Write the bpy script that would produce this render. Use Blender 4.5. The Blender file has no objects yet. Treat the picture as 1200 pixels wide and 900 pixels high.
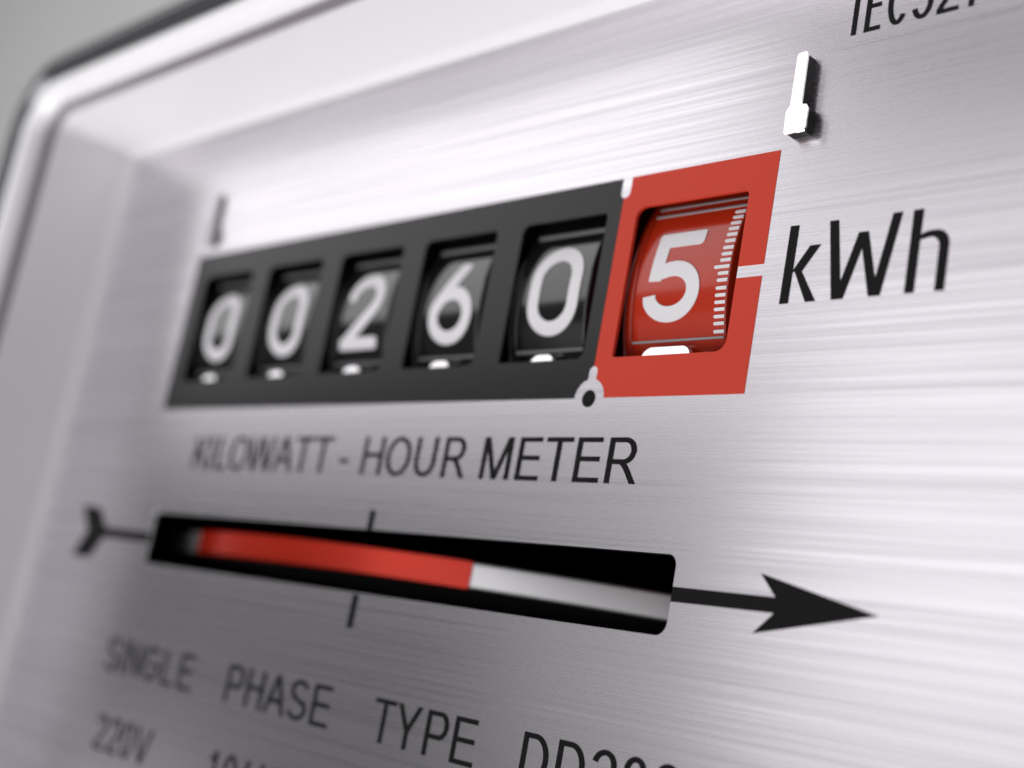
import bpy, bmesh, math
from mathutils import Vector, Matrix
from mathutils.geometry import delaunay_2d_cdt

MM = 0.001
sc = bpy.context.scene
col = sc.collection

# ------------------------------------------------------------------ camera
cam_d = bpy.data.cameras.new("camera")
cam = bpy.data.objects.new("camera", cam_d); col.objects.link(cam); sc.camera = cam
CAM = Vector((87.29368757, -26.20688663, 88.1059646))
RC = Matrix(((0.68461099, 0.1814743, -0.7059567),
             (0.0273249, 0.9614416, 0.27364833),
             (0.72839628, -0.20663285, 0.65325472)))      # world -> camera
cam.matrix_world = Matrix.Translation(CAM * MM) @ RC.transposed().to_4x4()
cam_d.sensor_width = 36.0
cam_d.lens = 1591.47 / 1200 * 36.0
cam_d.clip_start = 0.005; cam_d.clip_end = 50
cam_d.dof.use_dof = True
cam_d.dof.focus_distance = 0.118
cam_d.dof.aperture_fstop = 15.0

# ------------------------------------------------------------------ world and lamps
world = bpy.data.worlds.new("World"); sc.world = world; world.use_nodes = True
wb = world.node_tree.nodes['Background']
wb.inputs[0].default_value = (0.97, 0.97, 1.0, 1); wb.inputs[1].default_value = 0.06

def softbox(name, c, target, w, h, radiance, colour=(1, 1, 1)):
    l = bpy.data.lights.new(name, 'AREA'); l.shape = 'RECTANGLE'
    l.size = w * MM; l.size_y = h * MM
    l.energy = radiance * math.pi * (w * MM) * (h * MM)
    l.color = colour
    o = bpy.data.objects.new(name, l); col.objects.link(o)
    o.location = Vector(c) * MM
    d = (Vector(target) - Vector(c)).normalized()
    z = -d; y = Vector((0, 1, 0)); x = y.cross(z).normalized(); y = z.cross(x)
    o.matrix_world = Matrix.Translation(Vector(c) * MM) @ Matrix((x, y, z)).transposed().to_4x4()
    return o

softbox("softbox_upper", (-660, 362, 300), (-660, 362, 0), 860, 520, 1.38, (1.0, 0.985, 1.0))
softbox("softbox_right", (-103, 55, 300), (-103, 55, 0), 205, 220, 1.12, (1.0, 0.985, 1.0))
softbox("softbox_middle", (-260, -25, 300), (-260, -25, 0), 110, 90, 0.30, (1.0, 0.985, 1.0))
softbox("softbox_lower", (-800, -270, 300), (-800, -270, 0), 560, 320, 0.48, (1.0, 0.985, 1.0))
softbox("softbox_front", (-110, -760, 560), (-20, 0, 0), 950, 950, 3.7, (1.0, 0.99, 0.985))
softbox("softbox_side", (255, 45, 300), (255, 45, 0), 508, 210, 0.6, (1.0, 0.985, 1.0))

sc.view_settings.view_transform = 'Standard'
sc.view_settings.look = 'None'
sc.view_settings.exposure = 0.0
sc.view_settings.gamma = 1.0
sc.cycles.max_bounces = 8
sc.cycles.use_denoising = True

# ------------------------------------------------------------------ materials
def mat(name, base, rough=0.4, metal=0.0, coat=0.0, coat_rough=0.05, spec=0.5):
    m = bpy.data.materials.new(name); m.use_nodes = True
    b = m.node_tree.nodes['Principled BSDF']
    b.inputs['Base Color'].default_value = (*base, 1)
    b.inputs['Roughness'].default_value = rough
    b.inputs['Metallic'].default_value = metal
    b.inputs['Coat Weight'].default_value = coat
    b.inputs['Coat Roughness'].default_value = coat_rough
    b.inputs['Specular IOR Level'].default_value = spec
    return m

def mottled(m, amount=0.08, scale=900.0, rough_amt=0.05):
    """fine grain in colour and gloss so nothing is perfectly uniform"""
    nt = m.node_tree; b = nt.nodes['Principled BSDF']
    tc = nt.nodes.new('ShaderNodeTexCoord')
    n = nt.nodes.new('ShaderNodeTexNoise'); n.inputs['Scale'].default_value = scale; n.inputs['Detail'].default_value = 4
    nt.links.new(tc.outputs['Object'], n.inputs['Vector'])
    c = b.inputs['Base Color'].default_value[:3]
    mx = nt.nodes.new('ShaderNodeMix'); mx.data_type = 'RGBA'
    mx.inputs['A'].default_value = (*[v * (1 - amount) for v in c], 1)
    mx.inputs['B'].default_value = (*[min(1, v * (1 + amount)) for v in c], 1)
    nt.links.new(n.outputs['Fac'], mx.inputs['Factor']); nt.links.new(mx.outputs['Result'], b.inputs['Base Color'])
    r = b.inputs['Roughness'].default_value
    mr = nt.nodes.new('ShaderNodeMapRange')
    mr.inputs['To Min'].default_value = max(0, r - rough_amt); mr.inputs['To Max'].default_value = r + rough_amt
    nt.links.new(n.outputs['Fac'], mr.inputs['Value']); nt.links.new(mr.outputs['Result'], b.inputs['Roughness'])
    return m

def brushed_metal(name):
    m = mat(name, (0.80, 0.78, 0.81), 0.30, 1.0)
    nt = m.node_tree; b = nt.nodes['Principled BSDF']; L = nt.links.new
    b.inputs['Anisotropic'].default_value = 0.6
    tg = nt.nodes.new('ShaderNodeTangent'); tg.direction_type = 'UV_MAP'; tg.uv_map = 'grain'
    L(tg.outputs['Tangent'], b.inputs['Tangent'])
    tc = nt.nodes.new('ShaderNodeTexCoord')
    def streak(sx, sy, detail, off):
        mp = nt.nodes.new('ShaderNodeMapping')
        mp.inputs['Scale'].default_value = (sx, sy, 1); mp.inputs['Location'].default_value = (off, off * 1.7, 0)
        n = nt.nodes.new('ShaderNodeTexNoise'); n.inputs['Scale'].default_value = 1.0
        n.inputs['Detail'].default_value = detail; n.inputs['Roughness'].default_value = 0.6
        L(tc.outputs['Object'], mp.inputs['Vector']); L(mp.outputs['Vector'], n.inputs['Vector'])
        return n.outputs['Fac']
    def math_(op, a, bb):
        k = nt.nodes.new('ShaderNodeMath'); k.operation = op
        for i, v in enumerate((a, bb)):
            if isinstance(v, (int, float)): k.inputs[i].default_value = v
            else: L(v, k.inputs[i])
        return k.outputs[0]
    coarse = streak(5, 900, 3, 3.1)
    mid = streak(10, 2600, 3, 7.7)
    fine = streak(30, 6500, 2, 1.3)
    mix = math_('ADD', math_('ADD', math_('MULTIPLY', coarse, 0.24), math_('MULTIPLY', mid, 0.40)), math_('MULTIPLY', fine, 0.36))
    ramp = nt.nodes.new('ShaderNodeMapRange')
    ramp.inputs['From Min'].default_value = 0.36; ramp.inputs['From Max'].default_value = 0.64
    L(mix, ramp.inputs['Value'])
    cm = nt.nodes.new('ShaderNodeMix'); cm.data_type = 'RGBA'
    cm.inputs['A'].default_value = (0.64, 0.61, 0.65, 1); cm.inputs['B'].default_value = (0.96, 0.92, 0.97, 1)
    L(ramp.outputs['Result'], cm.inputs['Factor']); L(cm.outputs['Result'], b.inputs['Base Color'])
    rr = nt.nodes.new('ShaderNodeMapRange')
    rr.inputs['From Min'].default_value = 0.36; rr.inputs['From Max'].default_value = 0.64
    rr.inputs['To Min'].default_value = 0.33; rr.inputs['To Max'].default_value = 0.22
    L(mix, rr.inputs['Value']); L(rr.outputs['Result'], b.inputs['Roughness'])
    return m

M = {
 'plate': brushed_metal('brushed_aluminium'),
 'edge': mat('cut_metal_edge', (0.7, 0.7, 0.72), 0.35, 1.0),
 'black_panel': mottled(mat('black_panel_paint', (0.008, 0.0075, 0.0085), 0.24, spec=0.34), 0.1, 3000, 0.02),
 'red_panel': mottled(mat('red_panel_paint', (0.56, 0.042, 0.020), 0.42, spec=0.25), 0.04, 3000, 0.02),
 'print': mottled(mat('black_printing_ink', (0.007, 0.0068, 0.0075), 0.5, spec=0.10), 0.1, 3000, 0.03),
 'black_drum': mat('black_drum_plastic', (0.010, 0.010, 0.011), 0.12, coat=0.7, spec=0.6),
 'red_drum': mat('red_drum_plastic', (0.44, 0.026, 0.008), 0.15, coat=0.2, spec=0.5),
 'digit': mottled(mat('white_digit_paint', (0.74, 0.725, 0.75), 0.30), 0.03, 2500, 0.04),
 'rib': mat('pale_rib_paint', (0.34, 0.32, 0.34), 0.3),
 'dark_rib': mat('grey_rib_plastic', (0.22, 0.21, 0.22), 0.25),
 'tab': mat('polished_steel', (0.92, 0.91, 0.92), 0.12, 1.0),
 'tab_side': mat('dark_tab_side', (0.012, 0.011, 0.011), 0.4, spec=0.15),  # sides of the retaining tabs, coloured near black
 'white': mat('white_nylon', (0.90, 0.90, 0.90), 0.35),
 'bezel': mat('pale_grey_bezel_plastic', (0.80, 0.79, 0.81), 0.22, coat=0.8),
 'rim': mat('white_gloss_rim', (0.93, 0.92, 0.94), 0.25, 0.0, coat=1.0),
 'shade_strip': mat('grey_step_shade', (0.20, 0.18, 0.20), 0.5),
 'rubber': mat('black_outer_trim', (0.15, 0.15, 0.16), 0.25, 0.85),
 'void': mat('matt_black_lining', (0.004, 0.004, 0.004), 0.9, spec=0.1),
 'disc': mat('turned_aluminium', (0.90, 0.89, 0.91), 0.36, 0.88),
 'disc_red': mat('red_disc_enamel', (0.74, 0.035, 0.013), 0.24, 0.5, spec=0.6),
 'wall': mottled(mat('grey_plaster', (0.60, 0.60, 0.59), 0.8), 0.03, 40, 0.05),
}

# ------------------------------------------------------------------ helpers
def mesh_obj(name, verts, faces, material, parent=None, smooth=None, loc=None, label=None):
    me = bpy.data.meshes.new(name)
    me.from_pydata([Vector(v) * MM for v in verts], [], faces)
    me.validate(); me.update()
    bm = bmesh.new(); bm.from_mesh(me)
    bmesh.ops.remove_doubles(bm, verts=bm.verts, dist=1e-7)
    bmesh.ops.recalc_face_normals(bm, faces=bm.faces) if smooth is not None else None
    bm.to_mesh(me); bm.free()
    me.materials.append(material)
    if smooth is not None:
        me.shade_smooth(); me.set_sharp_from_angle(angle=math.radians(smooth))
    o = bpy.data.objects.new(name, me); col.objects.link(o)
    if loc: o.location = Vector(loc) * MM
    if parent: o.parent = parent
    if label: o['label'] = label
    return o

def inside(p, poly):
    x, y = p; c = False; n = len(poly); j = n - 1
    for i in range(n):
        xi, yi = poly[i]; xj, yj = poly[j]
        if (yi > y) != (yj > y) and x < (xj - xi) * (y - yi) / (yj - yi) + xi: c = not c
        j = i
    return c

def csg(add, sub=(), clip=None, extra=()):
    """2-D union of 'add' minus 'sub' (lists of polygons, mm) -> verts, tris (ccw)"""
    polys = [list(p) for p in add] + [list(p) for p in sub] + ([clip] if clip else [])
    vs, es = [], []
    for p in polys:
        b = len(vs); vs += [Vector(q) for q in p]
        es += [(b + i, b + (i + 1) % len(p)) for i in range(len(p))]
    for a, c in extra:
        b = len(vs); vs += [Vector(a), Vector(c)]; es.append((b, b + 1))
    V, _, F, _, _, _ = delaunay_2d_cdt(vs, es, [], 0, 1e-5)
    out = []
    boxes = [(min(q[0] for q in p), max(q[0] for q in p), min(q[1] for q in p), max(q[1] for q in p)) for p in polys]
    na, ns = len(add), len(sub)
    def ins(k, c):
        b = boxes[k]
        return b[0] <= c[0] <= b[1] and b[2] <= c[1] <= b[3] and inside(c, polys[k])
    for f in F:
        c = [sum(V[i][k] for i in f) / len(f) for k in (0, 1)]
        if clip and not ins(na + ns, c): continue
        if any(ins(k, c) for k in range(na)) and not any(ins(na + k, c) for k in range(ns)):
            a = sum(V[f[i]][0] * V[f[(i + 1) % len(f)]][1] - V[f[(i + 1) % len(f)]][0] * V[f[i]][1] for i in range(len(f)))
            out.append(tuple(f) if a > 0 else tuple(reversed(f)))
    used = sorted({i for f in out for i in f}); mp = {u: k for k, u in enumerate(used)}
    return [tuple(V[i]) for i in used], [tuple(mp[i] for i in f) for f in out]

def thicken(V, F, top, bottom, mapper=None):
    """turn a flat csg result into a slab; mapper(x, y, z) may bend it"""
    mapper = mapper or (lambda x, y, z: (x, y, z))
    n = len(V)
    verts = [mapper(x, y, top) for x, y in V]
    faces = list(F)
    if bottom is None: return verts, faces
    verts += [mapper(x, y, bottom) for x, y in V]
    cnt = {}
    for f in F:
        for i in range(len(f)):
            cnt[(f[i], f[(i + 1) % len(f)])] = 1
    for (a, b) in list(cnt):
        if (b, a) not in cnt: faces.append((a, n + a, n + b, b))
    faces += [tuple(n + i for i in reversed(f)) for f in F]
    return verts, faces

def rrect(x0, x1, y0, y1, r, seg=8):
    """rounded rectangle, r = one radius or (top-left, top-right, bottom-right, bottom-left)"""
    if not isinstance(r, (tuple, list)): r = (r,) * 4
    tl, tr, br, bl = r; P = []
    for cx, cy, rad, a0 in ((x1 - tr, y1 - tr, tr, 0), (x0 + tl, y1 - tl, tl, 90), (x0 + bl, y0 + bl, bl, 180), (x1 - br, y0 + br, br, 270)):
        for k in range(seg + 1):
            a = math.radians(a0 + 90 * k / seg)
            P.append((cx + rad * math.cos(a), cy + rad * math.sin(a)))
    return P

def circle(cx, cy, r, n=48):
    return [(cx + r * math.cos(2 * math.pi * i / n), cy + r * math.sin(2 * math.pi * i / n)) for i in range(n)]

def stroke(path, pen, kx=1.0, closed=False):
    """quads along a centre line; pen = thickness in y, kx*pen in x"""
    P = [Vector((x / kx, y)) for x, y in path]
    n = len(P); L, Rr = [], []
    for i in range(n):
        a = P[i - 1] if (i > 0 or closed) else None
        c = P[(i + 1) % n] if (i < n - 1 or closed) else None
        d1 = (P[i] - a).normalized() if a is not None else None
        d2 = (c - P[i]).normalized() if c is not None else None
        if d1 is None: d1 = d2
        if d2 is None: d2 = d1
        t = (d1 + d2).normalized(); nrm = Vector((-t.y, t.x))
        k = max(0.2, nrm.dot(Vector((-d1.y, d1.x))))
        o = nrm * (pen / 2 / k)
        L.append(P[i] + o); Rr.append(P[i] - o)
    Q = []
    for i in range(n if closed else n - 1):
        j = (i + 1) % n
        Q.append([(v.x * kx, v.y) for v in (L[i], L[j], Rr[j], Rr[i])])
    return Q

def arc(cx, cy, rx, ry, a0, a1, n=14):
    return [(cx + rx * math.cos(math.radians(a0 + (a1 - a0) * i / n)), cy + ry * math.sin(math.radians(a0 + (a1 - a0) * i / n))) for i in range(n + 1)]

# ---- printed sans letters: centre-line strokes inside a box, square ends
def glyph(ch, x0, x1, y0, y1, pen, kx):
    px, py = pen * kx / 2, pen / 2
    l, r, b, t = x0 + px, x1 - px, y0 + py, y1 - py
    m = (y0 + y1) / 2; cx = (x0 + x1) / 2; H = y1 - y0; W = x1 - x0
    S = []
    def s(p, c=False): S.extend(stroke(p, pen, kx, c))
    if ch == 'I': s([(cx, y0), (cx, y1)])
    elif ch == 'L': s([(l, y0), (l, y1)]); s([(l, b), (x1, b)])
    elif ch == 'E':
        s([(l, y0), (l, y1)]); s([(l, b), (x1, b)]); s([(l, t), (x1 - .04 * W, t)]); s([(l, m + .02 * H), (x1 - .07 * W, m + .02 * H)])
    elif ch == 'T': s([(cx, y0), (cx, t)]); s([(x0, t), (x1, t)])
    elif ch == 'H': s([(l, y0), (l, y1)]); s([(r, y0), (r, y1)]); s([(l, m + .03 * H), (r, m + .03 * H)])
    elif ch == 'K':
        s([(l, y0), (l, y1)]); s([(x0 + .1 * W, y0 + .30 * H), (x1 - .16 * W, y1 + .02 * H)]); s([(x0 + .36 * W, y0 + .56 * H), (x1 - .10 * W, y0 - .02 * H)])
    elif ch == 'N': s([(l, y0), (l, y1)]); s([(r, y0), (r, y1)]); s([(l, y1), (r, y0)])
    elif ch == 'M':
        s([(l, y0), (l, y1)]); s([(r, y0), (r, y1)]); s([(l + .2 * px, y1 + .05 * H), (cx, y0 + .0 * H)]); s([(r - .2 * px, y1 + .05 * H), (cx, y0 + .0 * H)])
    elif ch == 'A':
        s([(x0 + px * .9, y0 - .02 * H), (cx, t + .08 * H)]); s([(x1 - px * .9, y0 - .02 * H), (cx, t + .08 * H)]); s([(x0 + .2 * W, y0 + .34 * H), (x1 - .2 * W, y0 + .34 * H)])
    elif ch == 'V': s([(x0 + px * .9, y1 + .02 * H), (cx, b - .08 * H)]); s([(x1 - px * .9, y1 + .02 * H), (cx, b - .08 * H)])
    elif ch == 'W':
        q = W / 4
        s([(x0 + px * .9, y1 + .02 * H), (x0 + q, b - .1 * H)]); s([(x0 + q, b - .1 * H), (cx, t + .08 * H)])
        s([(cx, t + .08 * H), (x1 - q, b - .1 * H)]); s([(x1 - q, b - .1 * H), (x1 - px * .9, y1 + .02 * H)])
    elif ch == 'Y': s([(cx, y0), (cx, y0 + .44 * H)]); s([(x0 + px, y1 + .02 * H), (cx, y0 + .4 * H)]); s([(x1 - px, y1 + .02 * H), (cx, y0 + .4 * H)])
    elif ch in 'O0': s(arc(cx, m, W / 2 - px, H / 2 - py + .01 * H, 0, 360, 36)[:-1], True)
    elif ch == 'U': s([(l, y1)] + [(l, y0 + .42 * H)] + arc(cx, y0 + .40 * H, W / 2 - px, .40 * H - py, 180, 360, 18) + [(r, y0 + .42 * H), (r, y1)])
    elif ch in 'PR':
        k = y0 + .47 * H if ch == 'R' else y0 + .44 * H
        ry = (t - k) / 2; xx = x1 - (.12 * W if ch == 'R' else 0) - px - .28 * W
        s([(l, y0), (l, y1)]); s([(l, t), (xx, t)] + arc(xx, (t + k) / 2, .28 * W, ry, 90, -90, 16)[1:-1] + [(xx, k), (l, k)])
        if ch == 'R': s([(x0 + .42 * W, k), (x0 + .55 * W, k - .06 * H), (x0 + .68 * W, k - .2 * H), (x1 - .0 * W - px, y0 - .02 * H)])
    elif ch == 'D':
        xx = x1 - px - .46 * W
        s([(l, y0), (l, y1)]); s([(l, t), (xx, t)] + arc(xx, m, .46 * W, H / 2 - py, 90, -90, 22)[1:-1] + [(xx, b), (l, b)])
    elif ch == 'C': s(arc(cx, m, W / 2 - px, H / 2 - py, 42, 318, 30))
    elif ch == 'G':
        s(arc(cx, m, W / 2 - px, H / 2 - py, 45, 325, 30)); s([(cx + .02 * W, m - .02 * H), (x1, m - .02 * H)]); s([(r, m), (r, y0 + .17 * H)])
    elif ch == 'S':
        rx = W / 2 - px
        s(arc(cx, y0 + .735 * H, rx * .93, .265 * H - py, 20, 200, 14) + [(x0 + .25 * W, y0 + .58 * H), (cx, m), (x0 + .80 * W, y0 + .42 * H)] + arc(cx, y0 + .275 * H, rx, .275 * H - py, 15, -165, 14))
    elif ch == '2':
        s(arc(cx, y0 + .70 * H, W / 2 - px, .30 * H - py, 170, -25, 16) + [(x0 + .55 * W, y0 + .38 * H), (x0 + .22 * W, y0 + .16 * H), (x0 + .08 * W, b)]); s([(x0, b), (x1, b)])
    elif ch == '8':
        s(arc(cx, y0 + .745 * H, W * .44 - px, .255 * H - py, 0, 360, 24)[:-1], True); s(arc(cx, y0 + .28 * H, W / 2 - px, .28 * H - py, 0, 360, 24)[:-1], True)
    elif ch == '1': s([(r, y0), (r, y1)]); s([(r, y1 - .06 * H), (x0 + .3 * W, y1 - .22 * H), (x0, y1 - .27 * H)])
    elif ch == '5':
        s([(x1 - .06 * W, t), (x0 + .2 * W, t), (x0 + .12 * W, y0 + .50 * H)]); s(arc(cx, y0 + .32 * H, W / 2 - px, .32 * H - py, 150, -160, 22))
    elif ch == '4': s([(x0 + .72 * W, y0), (x0 + .72 * W, y1)]); s([(x0 + .72 * W, y1 - .03 * H), (x0 + .06 * W, y0 + .28 * H)]); s([(x0, y0 + .27 * H), (x1, y0 + .27 * H)])
    elif ch == '(': s(arc(x1 + .6 * W, m - .1 * H, 1.6 * W - px, .72 * H, 125, 235, 14))
    elif ch == ')': s(arc(x0 - .6 * W, m - .1 * H, 1.6 * W - px, .72 * H, 55, -55, 14))
    elif ch == '-': s([(x0, y0 + .355 * H), (x1, y0 + .355 * H)])
    return S

def lettering(name, items, y0, y1, pen, kx, parent, label=None):
    V, F = [], []
    for ch, x0, x1 in items:
        tall = ch in '()'
        clip = [(x0 - 1.5, y0 - (1.3 if tall else .06)), (x1 + 1.5, y0 - (1.3 if tall else .06)), (x1 + 1.5, y1 + .05), (x0 - 1.5, y1 + .05)]
        if ch in 'AVWYKNMRE': clip = [(x0 - .3, y0), (x1 + .3, y0), (x1 + .3, y1), (x0 - .3, y1)]
        v, f = csg(glyph(ch, x0, x1, y0, y1, pen, kx), clip=clip)
        b = len(V); V += v; F += [tuple(b + i for i in q) for q in f]
    return mesh_obj(name, [(x, y, .03) for x, y in V], F, M['print'], parent, label=label)

# ------------------------------------------------------------------ the wall behind
wall = mesh_obj('wall', [(-2500, -1800, -240), (2500, -1800, -240), (2500, 1800, -240), (-2500, 1800, -240)], [(0, 1, 2, 3)], M['wall'])
wall['kind'] = 'structure'

# ------------------------------------------------------------------ the meter
meter = bpy.data.objects.new('electricity_meter', None); col.objects.link(meter)
meter.empty_display_size = 0.02
meter['label'] = 'electricity meter with brushed metal face, black and red kilowatt-hour counter and pale rounded bezel'
meter['category'] = 'electricity meter'

PX0, PX1, PY0, PY1 = -107.5, 112.0, -92.0, 41.3
DP = 15.72
# window openings: five black, one red
def window(i):            # i = 0..4 black, 5 red
    if i == 5: return (2.02, 15.12, 3.85, 18.72), (1.0, .55, 1.15, .3)
    off = -(5 - i) * DP
    return (off + 2.14, off + 13.96, 3.88, 18.70), (.95, .55, .95, .3)
SLOT = ((-75.0, 13.42, -20.75, -13.92), (.35, 1.0, 1.15, .35))

# face plate
holes = []
for i in range(6):
    (a, b, c, d), r = window(i)
    holes.append(rrect(a - .06, b + (.0 if i == 5 else .06), c - .06, d + .06, tuple(q + .06 for q in r)))
(a, b, c, d), r = SLOT
cw = .07
slot_out = rrect(a - cw, b + cw, c - cw, d + cw, tuple(q + cw for q in r)); slot_in = rrect(a, b, c, d, r)
V, F = csg([[(PX0, PY0), (PX1, PY0), (PX1, PY1), (PX0, PY1)]], holes + [slot_out])
vv, ff = thicken(V, F, 0, -.30)
plate = mesh_obj('face_plate', vv, ff, M['plate'], meter)
uv = plate.data.uv_layers.new(name='grain')
for lp in plate.data.loops:
    co = plate.data.vertices[lp.vertex_index].co
    uv.data[lp.index].uv = (co.y * 10, co.x * 10)
n = len(slot_in)
vs = [(x, y, 0) for x, y in slot_out] + [(x, y, -.07) for x, y in slot_in] 
vs2 = [(x, y, -.07) for x, y in slot_in] + [(x, y, -1.0) for x, y in slot_in]
fs, fs2 = [], []
for i in range(n):
    j = (i + 1) % n
    fs.append((i, j, n + j, n + i)); fs2.append((i, j, n + j, n + i))
mesh_obj('slot_edge', vs, fs, M['edge'], meter, smooth=30)
mesh_obj('slot_lining', vs2, fs2, M['void'], meter, smooth=30)

# counter panels (thin plastic frames let into the plate)
stub_top = rrect(-.52, .70, 19.95, 23, (0, 0, .6, .6)); stub_low = rrect(-.58, .50, -.5, 3.08, (.53, .53, 0, 0))
ring = circle(-.06, -.04, 1.90)
cuts = [stub_top, stub_low, ring]
V, F = csg([[(-79.8, 0), (-.06, 0), (-.06, 22), (-79.8, 22)]], [rrect(*window(i)[0], window(i)[1]) for i in range(5)] + cuts)
vv, ff = thicken(V, F, .035, -.34)
mesh_obj('counter_frame', vv, ff, M['black_panel'], meter, label='long black frame round the first five digits')
V, F = csg([[(-.04, 0), (17.86, 0), (17.86, 22), (-.04, 22)]], [rrect(*window(5)[0], window(5)[1]), [(14.0, 10.44), (19, 10.44), (19, 11.52), (14.0, 11.52)]] + cuts)
vv, ff = thicken(V, F, .035, -.34)
mesh_obj('counter_frame', vv, ff, M['red_panel'], meter, label='red frame round the last digit')
mesh_obj('locating_dot', [(x, y, .03) for x, y in circle(-.05, -.06, .83)], [tuple(range(48))], M['print'], meter)

# lettering
lettering('legend', [('K', -68.8, -65.2), ('I', -64.95, -64.35), ('L', -63.2, -60.6), ('O', -60.2, -56.0), ('W', -55.9, -50.4), ('A', -50.3, -46.2),
          ('T', -46.1, -42.6), ('T', -42.3, -38.7), ('-', -37.0, -35.4), ('H', -32.85, -29.25), ('O', -28.65, -24.5), ('U', -23.8, -20.35), ('R', -19.2, -15.5),
          ('M', -13.27, -9.02), ('E', -8.14, -4.93), ('T', -4.51, -.96), ('E', -.38, 2.9), ('R', 3.63, 7.45)], -8.03, -3.78, .46, 1.42, meter, 'black words KILOWATT - HOUR METER below the counter')
lettering('legend', [('S', -79.0, -75.6), ('I', -74.8, -74.2), ('N', -73.2, -69.8), ('G', -69.2, -65.2), ('L', -64.2, -61.5), ('E', -60.3, -57.0),
          ('P', -49.6, -46.2), ('H', -45.4, -42.0), ('A', -41.5, -37.4), ('S', -37.0, -33.5), ('E', -32.65, -29.35),
          ('T', -22.15, -18.75), ('Y', -18.6, -14.75), ('P', -13.95, -10.7), ('E', -9.9, -6.65),
          ('D', -.65, 2.75), ('D', 3.7, 7.1), ('2', 7.8, 10.6), ('8', 11.25, 13.95), ('2', 14.7, 17.4)], -35.0, -30.72, .46, 1.38, meter, 'black words SINGLE PHASE TYPE DD282 in the lower part')
lettering('legend', [('2', -77.0, -74.2), ('2', -73.5, -70.7), ('0', -70.1, -67.3), ('V', -66.8, -62.8),
          ('1', -49.4, -48.0), ('0', -46.6, -43.8), ('(', -42.6, -41.4), ('4', -41.0, -38.2), ('0', -37.6, -34.9), (')', -34.3, -33.1), ('A', -32.6, -28.6)],
          -44.7, -40.35, .46, 1.38, meter, 'blurred rating 220V 10(40)A in the bottom line')
lettering('legend', [('I', 23.36, 23.9), ('E', 24.63, 26.2), ('C', 26.74, 28.75), ('5', 29.05, 31.0), ('2', 31.4, 33.35), ('1', 33.5, 34.68)], 31.62, 36.2, .40, 1.25, meter, 'black standard number IEC521 at the top edge')

kWh = [
 [(20.05, 7.72), (20.95, 7.72), (21.0, 14.66), (20.1, 14.66)],
 [(20.95, 10.42), (21.15, 10.52), (22.62, 7.72), (23.62, 7.73), (21.88, 10.46), (23.44, 12.70), (22.36, 12.69), (20.97, 10.62)],
 [(23.99, 14.66), (24.86, 14.66), (25.78, 9.25), (26.93, 13.35), (27.83, 13.34), (28.96, 9.26), (29.88, 14.64), (30.76, 14.64), (29.60, 7.73), (28.52, 7.73), (27.41, 11.90), (26.22, 7.72), (25.10, 7.72)],
 [(31.70, 14.65), (32.58, 14.65), (32.56, 7.73), (31.70, 7.73)],
]
hv = [(32.5, 12.06), (32.9, 12.12)] + arc(33.45, 11.35, .80, .86, 95, 0, 10) + [(34.27, 7.72), (35.10, 7.72)] + arc(33.9, 11.45, 1.2, 1.32, 0, 90, 10) + [(33.3, 12.76), (32.9, 12.66), (32.5, 12.45)]
V, F = csg(kWh + [hv])
mesh_obj('legend', [(x, y, .03) for x, y in V], F, M['print'], meter, label='large black kWh beside the red frame')

# direction arrow and index marks
V, F = csg([[(13.5, -17.86), (23.9, -17.84), (22.17, -19.58), (33.1, -17.2), (22.16, -14.83), (23.85, -16.60), (13.5, -16.62)]])
mesh_obj('arrow', [(x, y, .03) for x, y in V], F, M['print'], meter, label='solid black arrow head to the right of the slot')
V, F = csg([[(-75.2, -16.80), (-87.8, -16.70), (-90.6, -14.1), (-96.0, -13.8), (-92.9, -17.3), (-95.8, -21.0), (-90.4, -21.0), (-87.8, -18.05), (-75.2, -18.05)]])
mesh_obj('arrow', [(x, y, .03) for x, y in V], F, M['print'], meter, label='forked black arrow tail to the left of the slot')
for c, d in ((-14.08, -11.85), (-24.45, -20.9)):
    mesh_obj('index_mark', [(-29.5, c, .03), (-28.5, c, .03), (-28.5, d, .03), (-29.5, d, .03)], [(0, 1, 2, 3)], M['print'], meter)

# ------------------------------------------------------------------ number drums
YC, ZC, RD = 11.25, -20.75, 19.9
def lathe(name, prof, material, parent, seg=200, loc=None, label=None):
    vs, fs = [], []
    m = len(prof)
    for k in range(seg):
        a = 2 * math.pi * k / seg
        for x, r in prof: vs.append((x, r * math.sin(a), r * math.cos(a)))
    for k in range(seg):
        k2 = (k + 1) % seg
        for i in range(m - 1):
            fs.append((k * m + i, k * m + i + 1, k2 * m + i + 1, k2 * m + i))
    return mesh_obj(name, vs, fs, material, parent, smooth=35, loc=loc, label=label)

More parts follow.
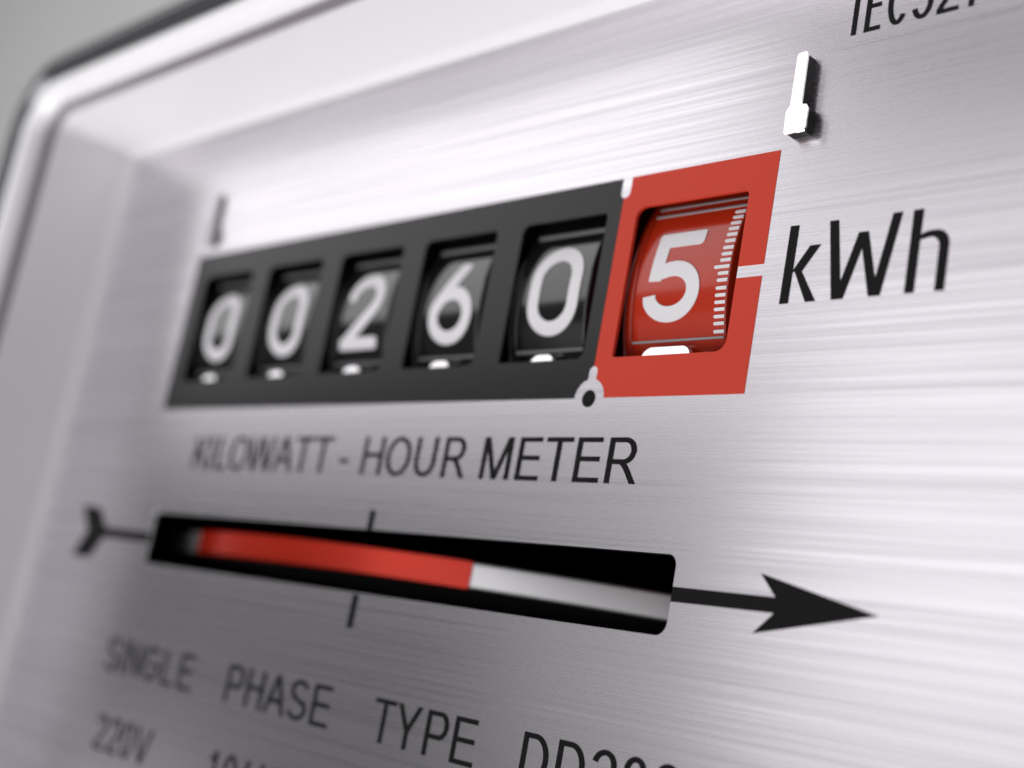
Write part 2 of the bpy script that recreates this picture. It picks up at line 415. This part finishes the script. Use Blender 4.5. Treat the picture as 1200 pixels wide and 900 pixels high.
def on_drum(V, F, h0, h1, name, material, parent, label=None):
    """bend a flat shape (x, arc length) round the drum, h0..h1 above its surface"""
    bm = bmesh.new()
    bv = [bm.verts.new((x, y, 0)) for x, y in V]
    for f in F: bm.faces.new([bv[i] for i in f])
    ys = [y for _, y in V]; k = math.floor(min(ys) / .4) * .4
    while k < max(ys):
        bmesh.ops.bisect_plane(bm, geom=bm.verts[:] + bm.edges[:] + bm.faces[:], plane_co=(0, k, 0), plane_no=(0, 1, 0), dist=1e-6); k += .4
    bm.verts.ensure_lookup_table(); bm.verts.index_update()
    v2 = [(v.co.x, v.co.y) for v in bm.verts]; f2 = [tuple(v.index for v in f.verts) for f in bm.faces]; bm.free()
    if f2 and sum(v2[f2[0][i]][0] * v2[f2[0][(i + 1) % len(f2[0])]][1] - v2[f2[0][(i + 1) % len(f2[0])]][0] * v2[f2[0][i]][1] for i in range(len(f2[0]))) < 0:
        f2 = [tuple(reversed(f)) for f in f2]
    def mp(x, s, h):
        a = s / RD; return (x, (RD + h) * math.sin(a), (RD + h) * math.cos(a))
    vv, ff = thicken(v2, f2, h1, h0, mp)
    return mesh_obj(name, vv, ff, material, parent, smooth=40, label=label)

def digit_shape(ch):
    pen = 1.48
    if ch == '0':
        ax, bx, cy_, q = 4.75, 10.3, .3, 2.75
        path = arc(7.5, .3 + 1.35, 2.78, 2.6, 0, 180, 18) + arc(7.5, .3 - 1.35, 2.78, 2.6, 180, 360, 18)
        return stroke(path, pen, 1.0, True)
    if ch == '6':
        ring = stroke(arc(7.55, -1.25, 2.75, 2.5, 0, 360, 40)[:-1], pen, 1.0, True)
        leg = stroke([(8.75, 4.75), (7.2, 2.72), (5.6, .55), (5.0, -.35)], pen, 1.12)
        return ring + leg
    if ch == '2':
        top = stroke(arc(7.4, 2.05, 2.62, 2.2, 172, -28, 18) + [(8.9, .1), (7.3, -1.3), (5.0, -3.2), (4.6, -3.6)], pen, 1.0)
        base = [rrect(3.75, 10.65, -4.28, -2.85, .25, 4)]
        return top + base + [circle(7.4 + 2.62 * math.cos(math.radians(172)), 2.05 + 2.2 * math.sin(math.radians(172)), pen / 2, 16)]
    if ch == '5':
        fl = [rrect(4.45, 9.9, 3.40, 4.9, (.35, .15, .5, .1), 5), [(4.48, 4.6), (6.05, 4.6), (5.86, 1.72), (5.75, .02), (4.26, .08)]]
        bowl = stroke([(5.0, .75), (5.75, .95), (6.4, 1.1)] + arc(7.05, -1.02, 2.62, 2.18, 88, -155, 30) + [(4.62, -1.75), (4.58, -1.35)], pen, 1.0)
        return fl + bowl
reading = '002605'
clipping = {'6': [(2, -6), (12.5, -6), (12.5, 4.70), (2, 4.70)]}
tick_mesh = None
for i, ch in enumerate(reading):
    red = i == 5
    off = -(5 - i) * DP
    names = {0: 'leftmost black drum, its zero the most blurred', 1: 'second black drum, showing zero', 2: 'black drum showing two', 3: 'black drum showing six', 4: 'black drum showing zero beside the red one', 5: 'red drum showing five, with white ticks'}
    body_m = M['red_drum'] if red else M['black_drum']
    x1 = 13.62 if red else 12.2
    bev = .18
    prof = [(2.6, 6), (2.6, RD - bev), (2.65, RD - .07), (2.6 + bev, RD), (2.63 + bev, RD), (2.7 + bev, RD), (x1 - bev - .1, RD), (x1 - bev - .03, RD), (x1 - bev, RD), (x1 - .05, RD - .07), (x1, RD - bev), (x1, RD - 1.7), (15.0 if red else 13.6, RD - 1.7), (15.0 if red else 13.6, 6)]
    drum = lathe('number_drum', prof, body_m, meter, loc=(off, YC, ZC), label=names[i])
    fl = lathe('flange', [(1.05, 8), (1.05, RD - .75), (1.15, RD - .4), (1.45, RD - .16), (1.9, RD - .06), (2.35, RD - .06), (2.47, RD - .14), (2.50, RD - .3), (2.50, 8)], body_m, drum)
    V, F = csg(digit_shape(ch), clip=clipping.get(ch))
    on_drum(V, F, -.05, .09, 'digit', M['digit'], drum)
    if red: ribs = [(-5.62, .20), (7.22, .20), (8.2, .18)]; rx = (2.75, 13.45)
    else: ribs = [(-5.88, .34), (6.75, .46)]; rx = (2.75, 12.1)
    for s0, w in ribs:
        on_drum([(rx[0], s0 - w / 2), (rx[1], s0 - w / 2), (rx[1], s0 + w / 2), (rx[0], s0 + w / 2)], [(0, 1, 2, 3)], -.05, .11, 'rib', M['rib'] if red else M['dark_rib'], drum)
    if red:
        for k, s0 in enumerate([6.5, 5.87, 5.23, 4.62, 4.0, 3.34, 2.66, 2.03, 1.43, .80, .17, -.47, -1.2, -1.85, -2.49, -3.13, -3.77, -4.39, -5.1]):
            xl = 11.78 if k == 9 else 12.33
            V, F = csg([rrect(xl, 13.5, s0 - .15, s0 + .15, (.14, 0, 0, .14), 4)])
            on_drum(V, F, -.05, .09, 'tick_mark', M['digit'], drum)
    # small polished pointer below each drum, tilted to reflect the upper softbox
    p0, p1 = (4.9, 10.6) if red else (6.0, 9.1)
    top = 4.88 if red else 4.80
    rr = 1.15 if red else .95
    V, F = csg([rrect(p0 + off, p1 + off, top - 3.2, top, (rr, rr, .3, .3), 8)])
    vv, ff = thicken(V, F, -.75, -1.35, lambda x, y, z: (x, y, z - .13 * (y - 4.0)))
    mesh_obj('pointer_tab', vv, ff, M['tab'], meter, smooth=40)

# axle through all drums
axle = lathe('axle', [(-82, 2.5), (18, 2.5)], M['tab'], meter, seg=24, loc=(0, YC, ZC))

# ------------------------------------------------------------------ rotor disc seen in the slot
DXC, DZC, DR = -52.0, -89.6, 87.0
def disc_lathe(name, prof, a0, a1, seg, material, parent, loc=None):
    vs, fs = [], []; m = len(prof); full = abs(a1 - a0) >= 360
    for k in range(seg + (0 if full else 1)):
        a = math.radians(a0 + (a1 - a0) * k / seg)
        for r, y in prof: vs.append((r * math.sin(a), y, r * math.cos(a)))
    for k in range(seg):
        k2 = (k + 1) % seg if full else k + 1
        for i in range(m - 1): fs.append((k * m + i, k * m + i + 1, k2 * m + i + 1, k2 * m + i))
    if not full: fs += [tuple(range(m)), tuple(reversed([seg * m + i for i in range(m)]))]
    return mesh_obj(name, vs, fs, material, parent, smooth=35, loc=loc)
disc = disc_lathe('rotor_disc', [(4, -15.35), (DR - .25, -15.35), (DR - .07, -15.42), (DR, -15.6), (DR, -15.64), (DR, -15.75), (DR, -17.8), (DR, -17.91), (DR, -17.95), (DR - .1, -18.15), (DR - .35, -18.22), (4, -18.22), (4, -15.35)], -36, 50, 120, M['disc'], meter, loc=(DXC, 0, DZC))
disc_lathe('colour_mark', [(DR - 1.2, -15.28), (DR + .06, -15.28), (DR + .16, -15.40), (DR + .16, -15.44), (DR + .16, -15.55), (DR + .16, -18.05), (DR + .16, -18.16), (DR + .16, -18.2), (DR + .06, -18.3), (DR - 1.2, -18.3)], -11.9, 20.9, 40, M['disc_red'], disc)

# ------------------------------------------------------------------ retaining tabs
def tab(dx, dy, label, h=1.25):
    out = [(19.12, 30.1), (19.25, 30.28), (19.9, 30.28), (20.08, 30.1), (20.14, 25.5), (20.35, 25.2), (20.8, 25.1), (20.97, 24.85),
           (20.99, 23.1), (20.8, 22.85), (18.98, 22.85), (18.80, 23.05), (18.74, 24.85), (18.85, 25.1), (19.02, 25.28), (19.12, 25.5)]
    n = len(out)
    def inset(k):
        res = []
        for i in range(n):
            a, p, c = Vector(out[i - 1]), Vector(out[i]), Vector(out[(i + 1) % n])
            d1 = (p - a).normalized(); d2 = (c - p).normalized()
            m = (Vector((d1.y, -d1.x)) + Vector((d2.y, -d2.x))).normalized()
            res.append((p.x + m.x * k, p.y + m.y * k))
        return res
    def lean(x): return .10 * (x - 19.87)          # face tilted so it reflects the upper softbox and looks white
    def build(name, rings, material, parent, label=None):
        vs = [(x + dx, y + dy, z + lean(x)) for ring, z in rings for x, y in ring]; fs = []
        for k in range(len(rings) - 1):
            for i in range(n):
                j = (i + 1) % n
                fs.append(((k + 1) * n + i, (k + 1) * n + j, k * n + j, k * n + i))
        fs.append(tuple(reversed([(len(rings) - 1) * n + i for i in range(n)])))
        return mesh_obj(name, vs, fs, material, parent, smooth=50, label=label)
    t = build('retaining_tab', [(inset(.0), -1.2), (inset(.0), h - .28)], M['tab_side'], meter, label)
    build('tab_face', [(inset(-.02), h - .285), (inset(.02), h - .25), (inset(.02), h - .10), (inset(-.03), h - .03), (inset(-.12), h)], M['tab'], t)
    return t
tab(0, 0, 'bright polished tab above the red frame')
tab(-97.2, .6, 'blurred tab above the left end of the black frame', .65)

# ------------------------------------------------------------------ bezel, trim, casing
def sweep(name, prof, material, parent, seg=12, label=None, smooth=40, r0=1.0):
    """prof = (outward offset, z, extra corner radius)"""
    vs, fs = [], []
    m = None
    for d, z, r in prof:
        ring = rrect(PX0 - d, PX1 + d, PY0 - d, PY1 + d, max(.05, r), seg)
        m = len(ring); vs += [(x, y, z) for x, y in ring]
    for k in range(len(prof) - 1):
        for i in range(m):
            j = (i + 1) % m
            fs.append((k * m + i, k * m + j, (k + 1) * m + j, (k + 1) * m + i))
    return mesh_obj(name, vs, fs, material, parent, smooth=smooth, label=label)

sweep('inner_wall', [(-.02, -.3, .4), (-.02, .15, .4), (.55, .9, .7), (.70, 1.5, .8), (.74, 1.8, .8), (.78, 2.2, .85), (2.2, 12.0, 4.2), (2.24, 12.3, 4.3), (2.28, 12.5, 4.4)], M['bezel'], meter)
sweep('shade_strip', [(2.28, 12.5, 4.4), (2.25, 12.55, 4.4), (2.3, 13.4, 4.5), (2.55, 13.75, 4.7), (3.2, 13.8, 5.2)], M['shade_strip'], meter)  # shading of the step below the rim, put in as a dark grey strip
crown = []
for k in range(11):
    a = math.radians(180 - 130 * k / 10)
    d = 5.0 + 2.0 * math.cos(a); crown.append((d, 13.7 + 2.7 * math.sin(a), 5.2 + (d - 3.0)))
crown.append((6.2, 14.6, 8.4))
sweep('rim', crown, M['rim'], meter, seg=20)
trim = [(6.2, 14.5, 8.4), (6.25, 14.9, 8.5)]
for k in range(13):
    a = math.radians(165 - 165 * k / 12)
    d = 8.1 + 1.9 * math.cos(a); trim.append((d, 14.3 + 3.0 * math.sin(a), 8.4 + (d - 6.2) * 1.1))
sweep('outer_trim', trim + [(10.1, 12.0, 12.7), (10.4, 11.5, 13.0), (10.4, 8, 13.0), (10.4, -200, 13.0)], M['rubber'], meter, seg=20)
# back plate and black lining that keeps the works dark
Vb = rrect(PX0 - 10.3, PX1 + 10.3, PY0 - 10.3, PY1 + 10.3, 12.9, 12)
mesh_obj('back_plate', [(x, y, -200) for x, y in Vb], [tuple(range(len(Vb)))], M['rubber'], meter)
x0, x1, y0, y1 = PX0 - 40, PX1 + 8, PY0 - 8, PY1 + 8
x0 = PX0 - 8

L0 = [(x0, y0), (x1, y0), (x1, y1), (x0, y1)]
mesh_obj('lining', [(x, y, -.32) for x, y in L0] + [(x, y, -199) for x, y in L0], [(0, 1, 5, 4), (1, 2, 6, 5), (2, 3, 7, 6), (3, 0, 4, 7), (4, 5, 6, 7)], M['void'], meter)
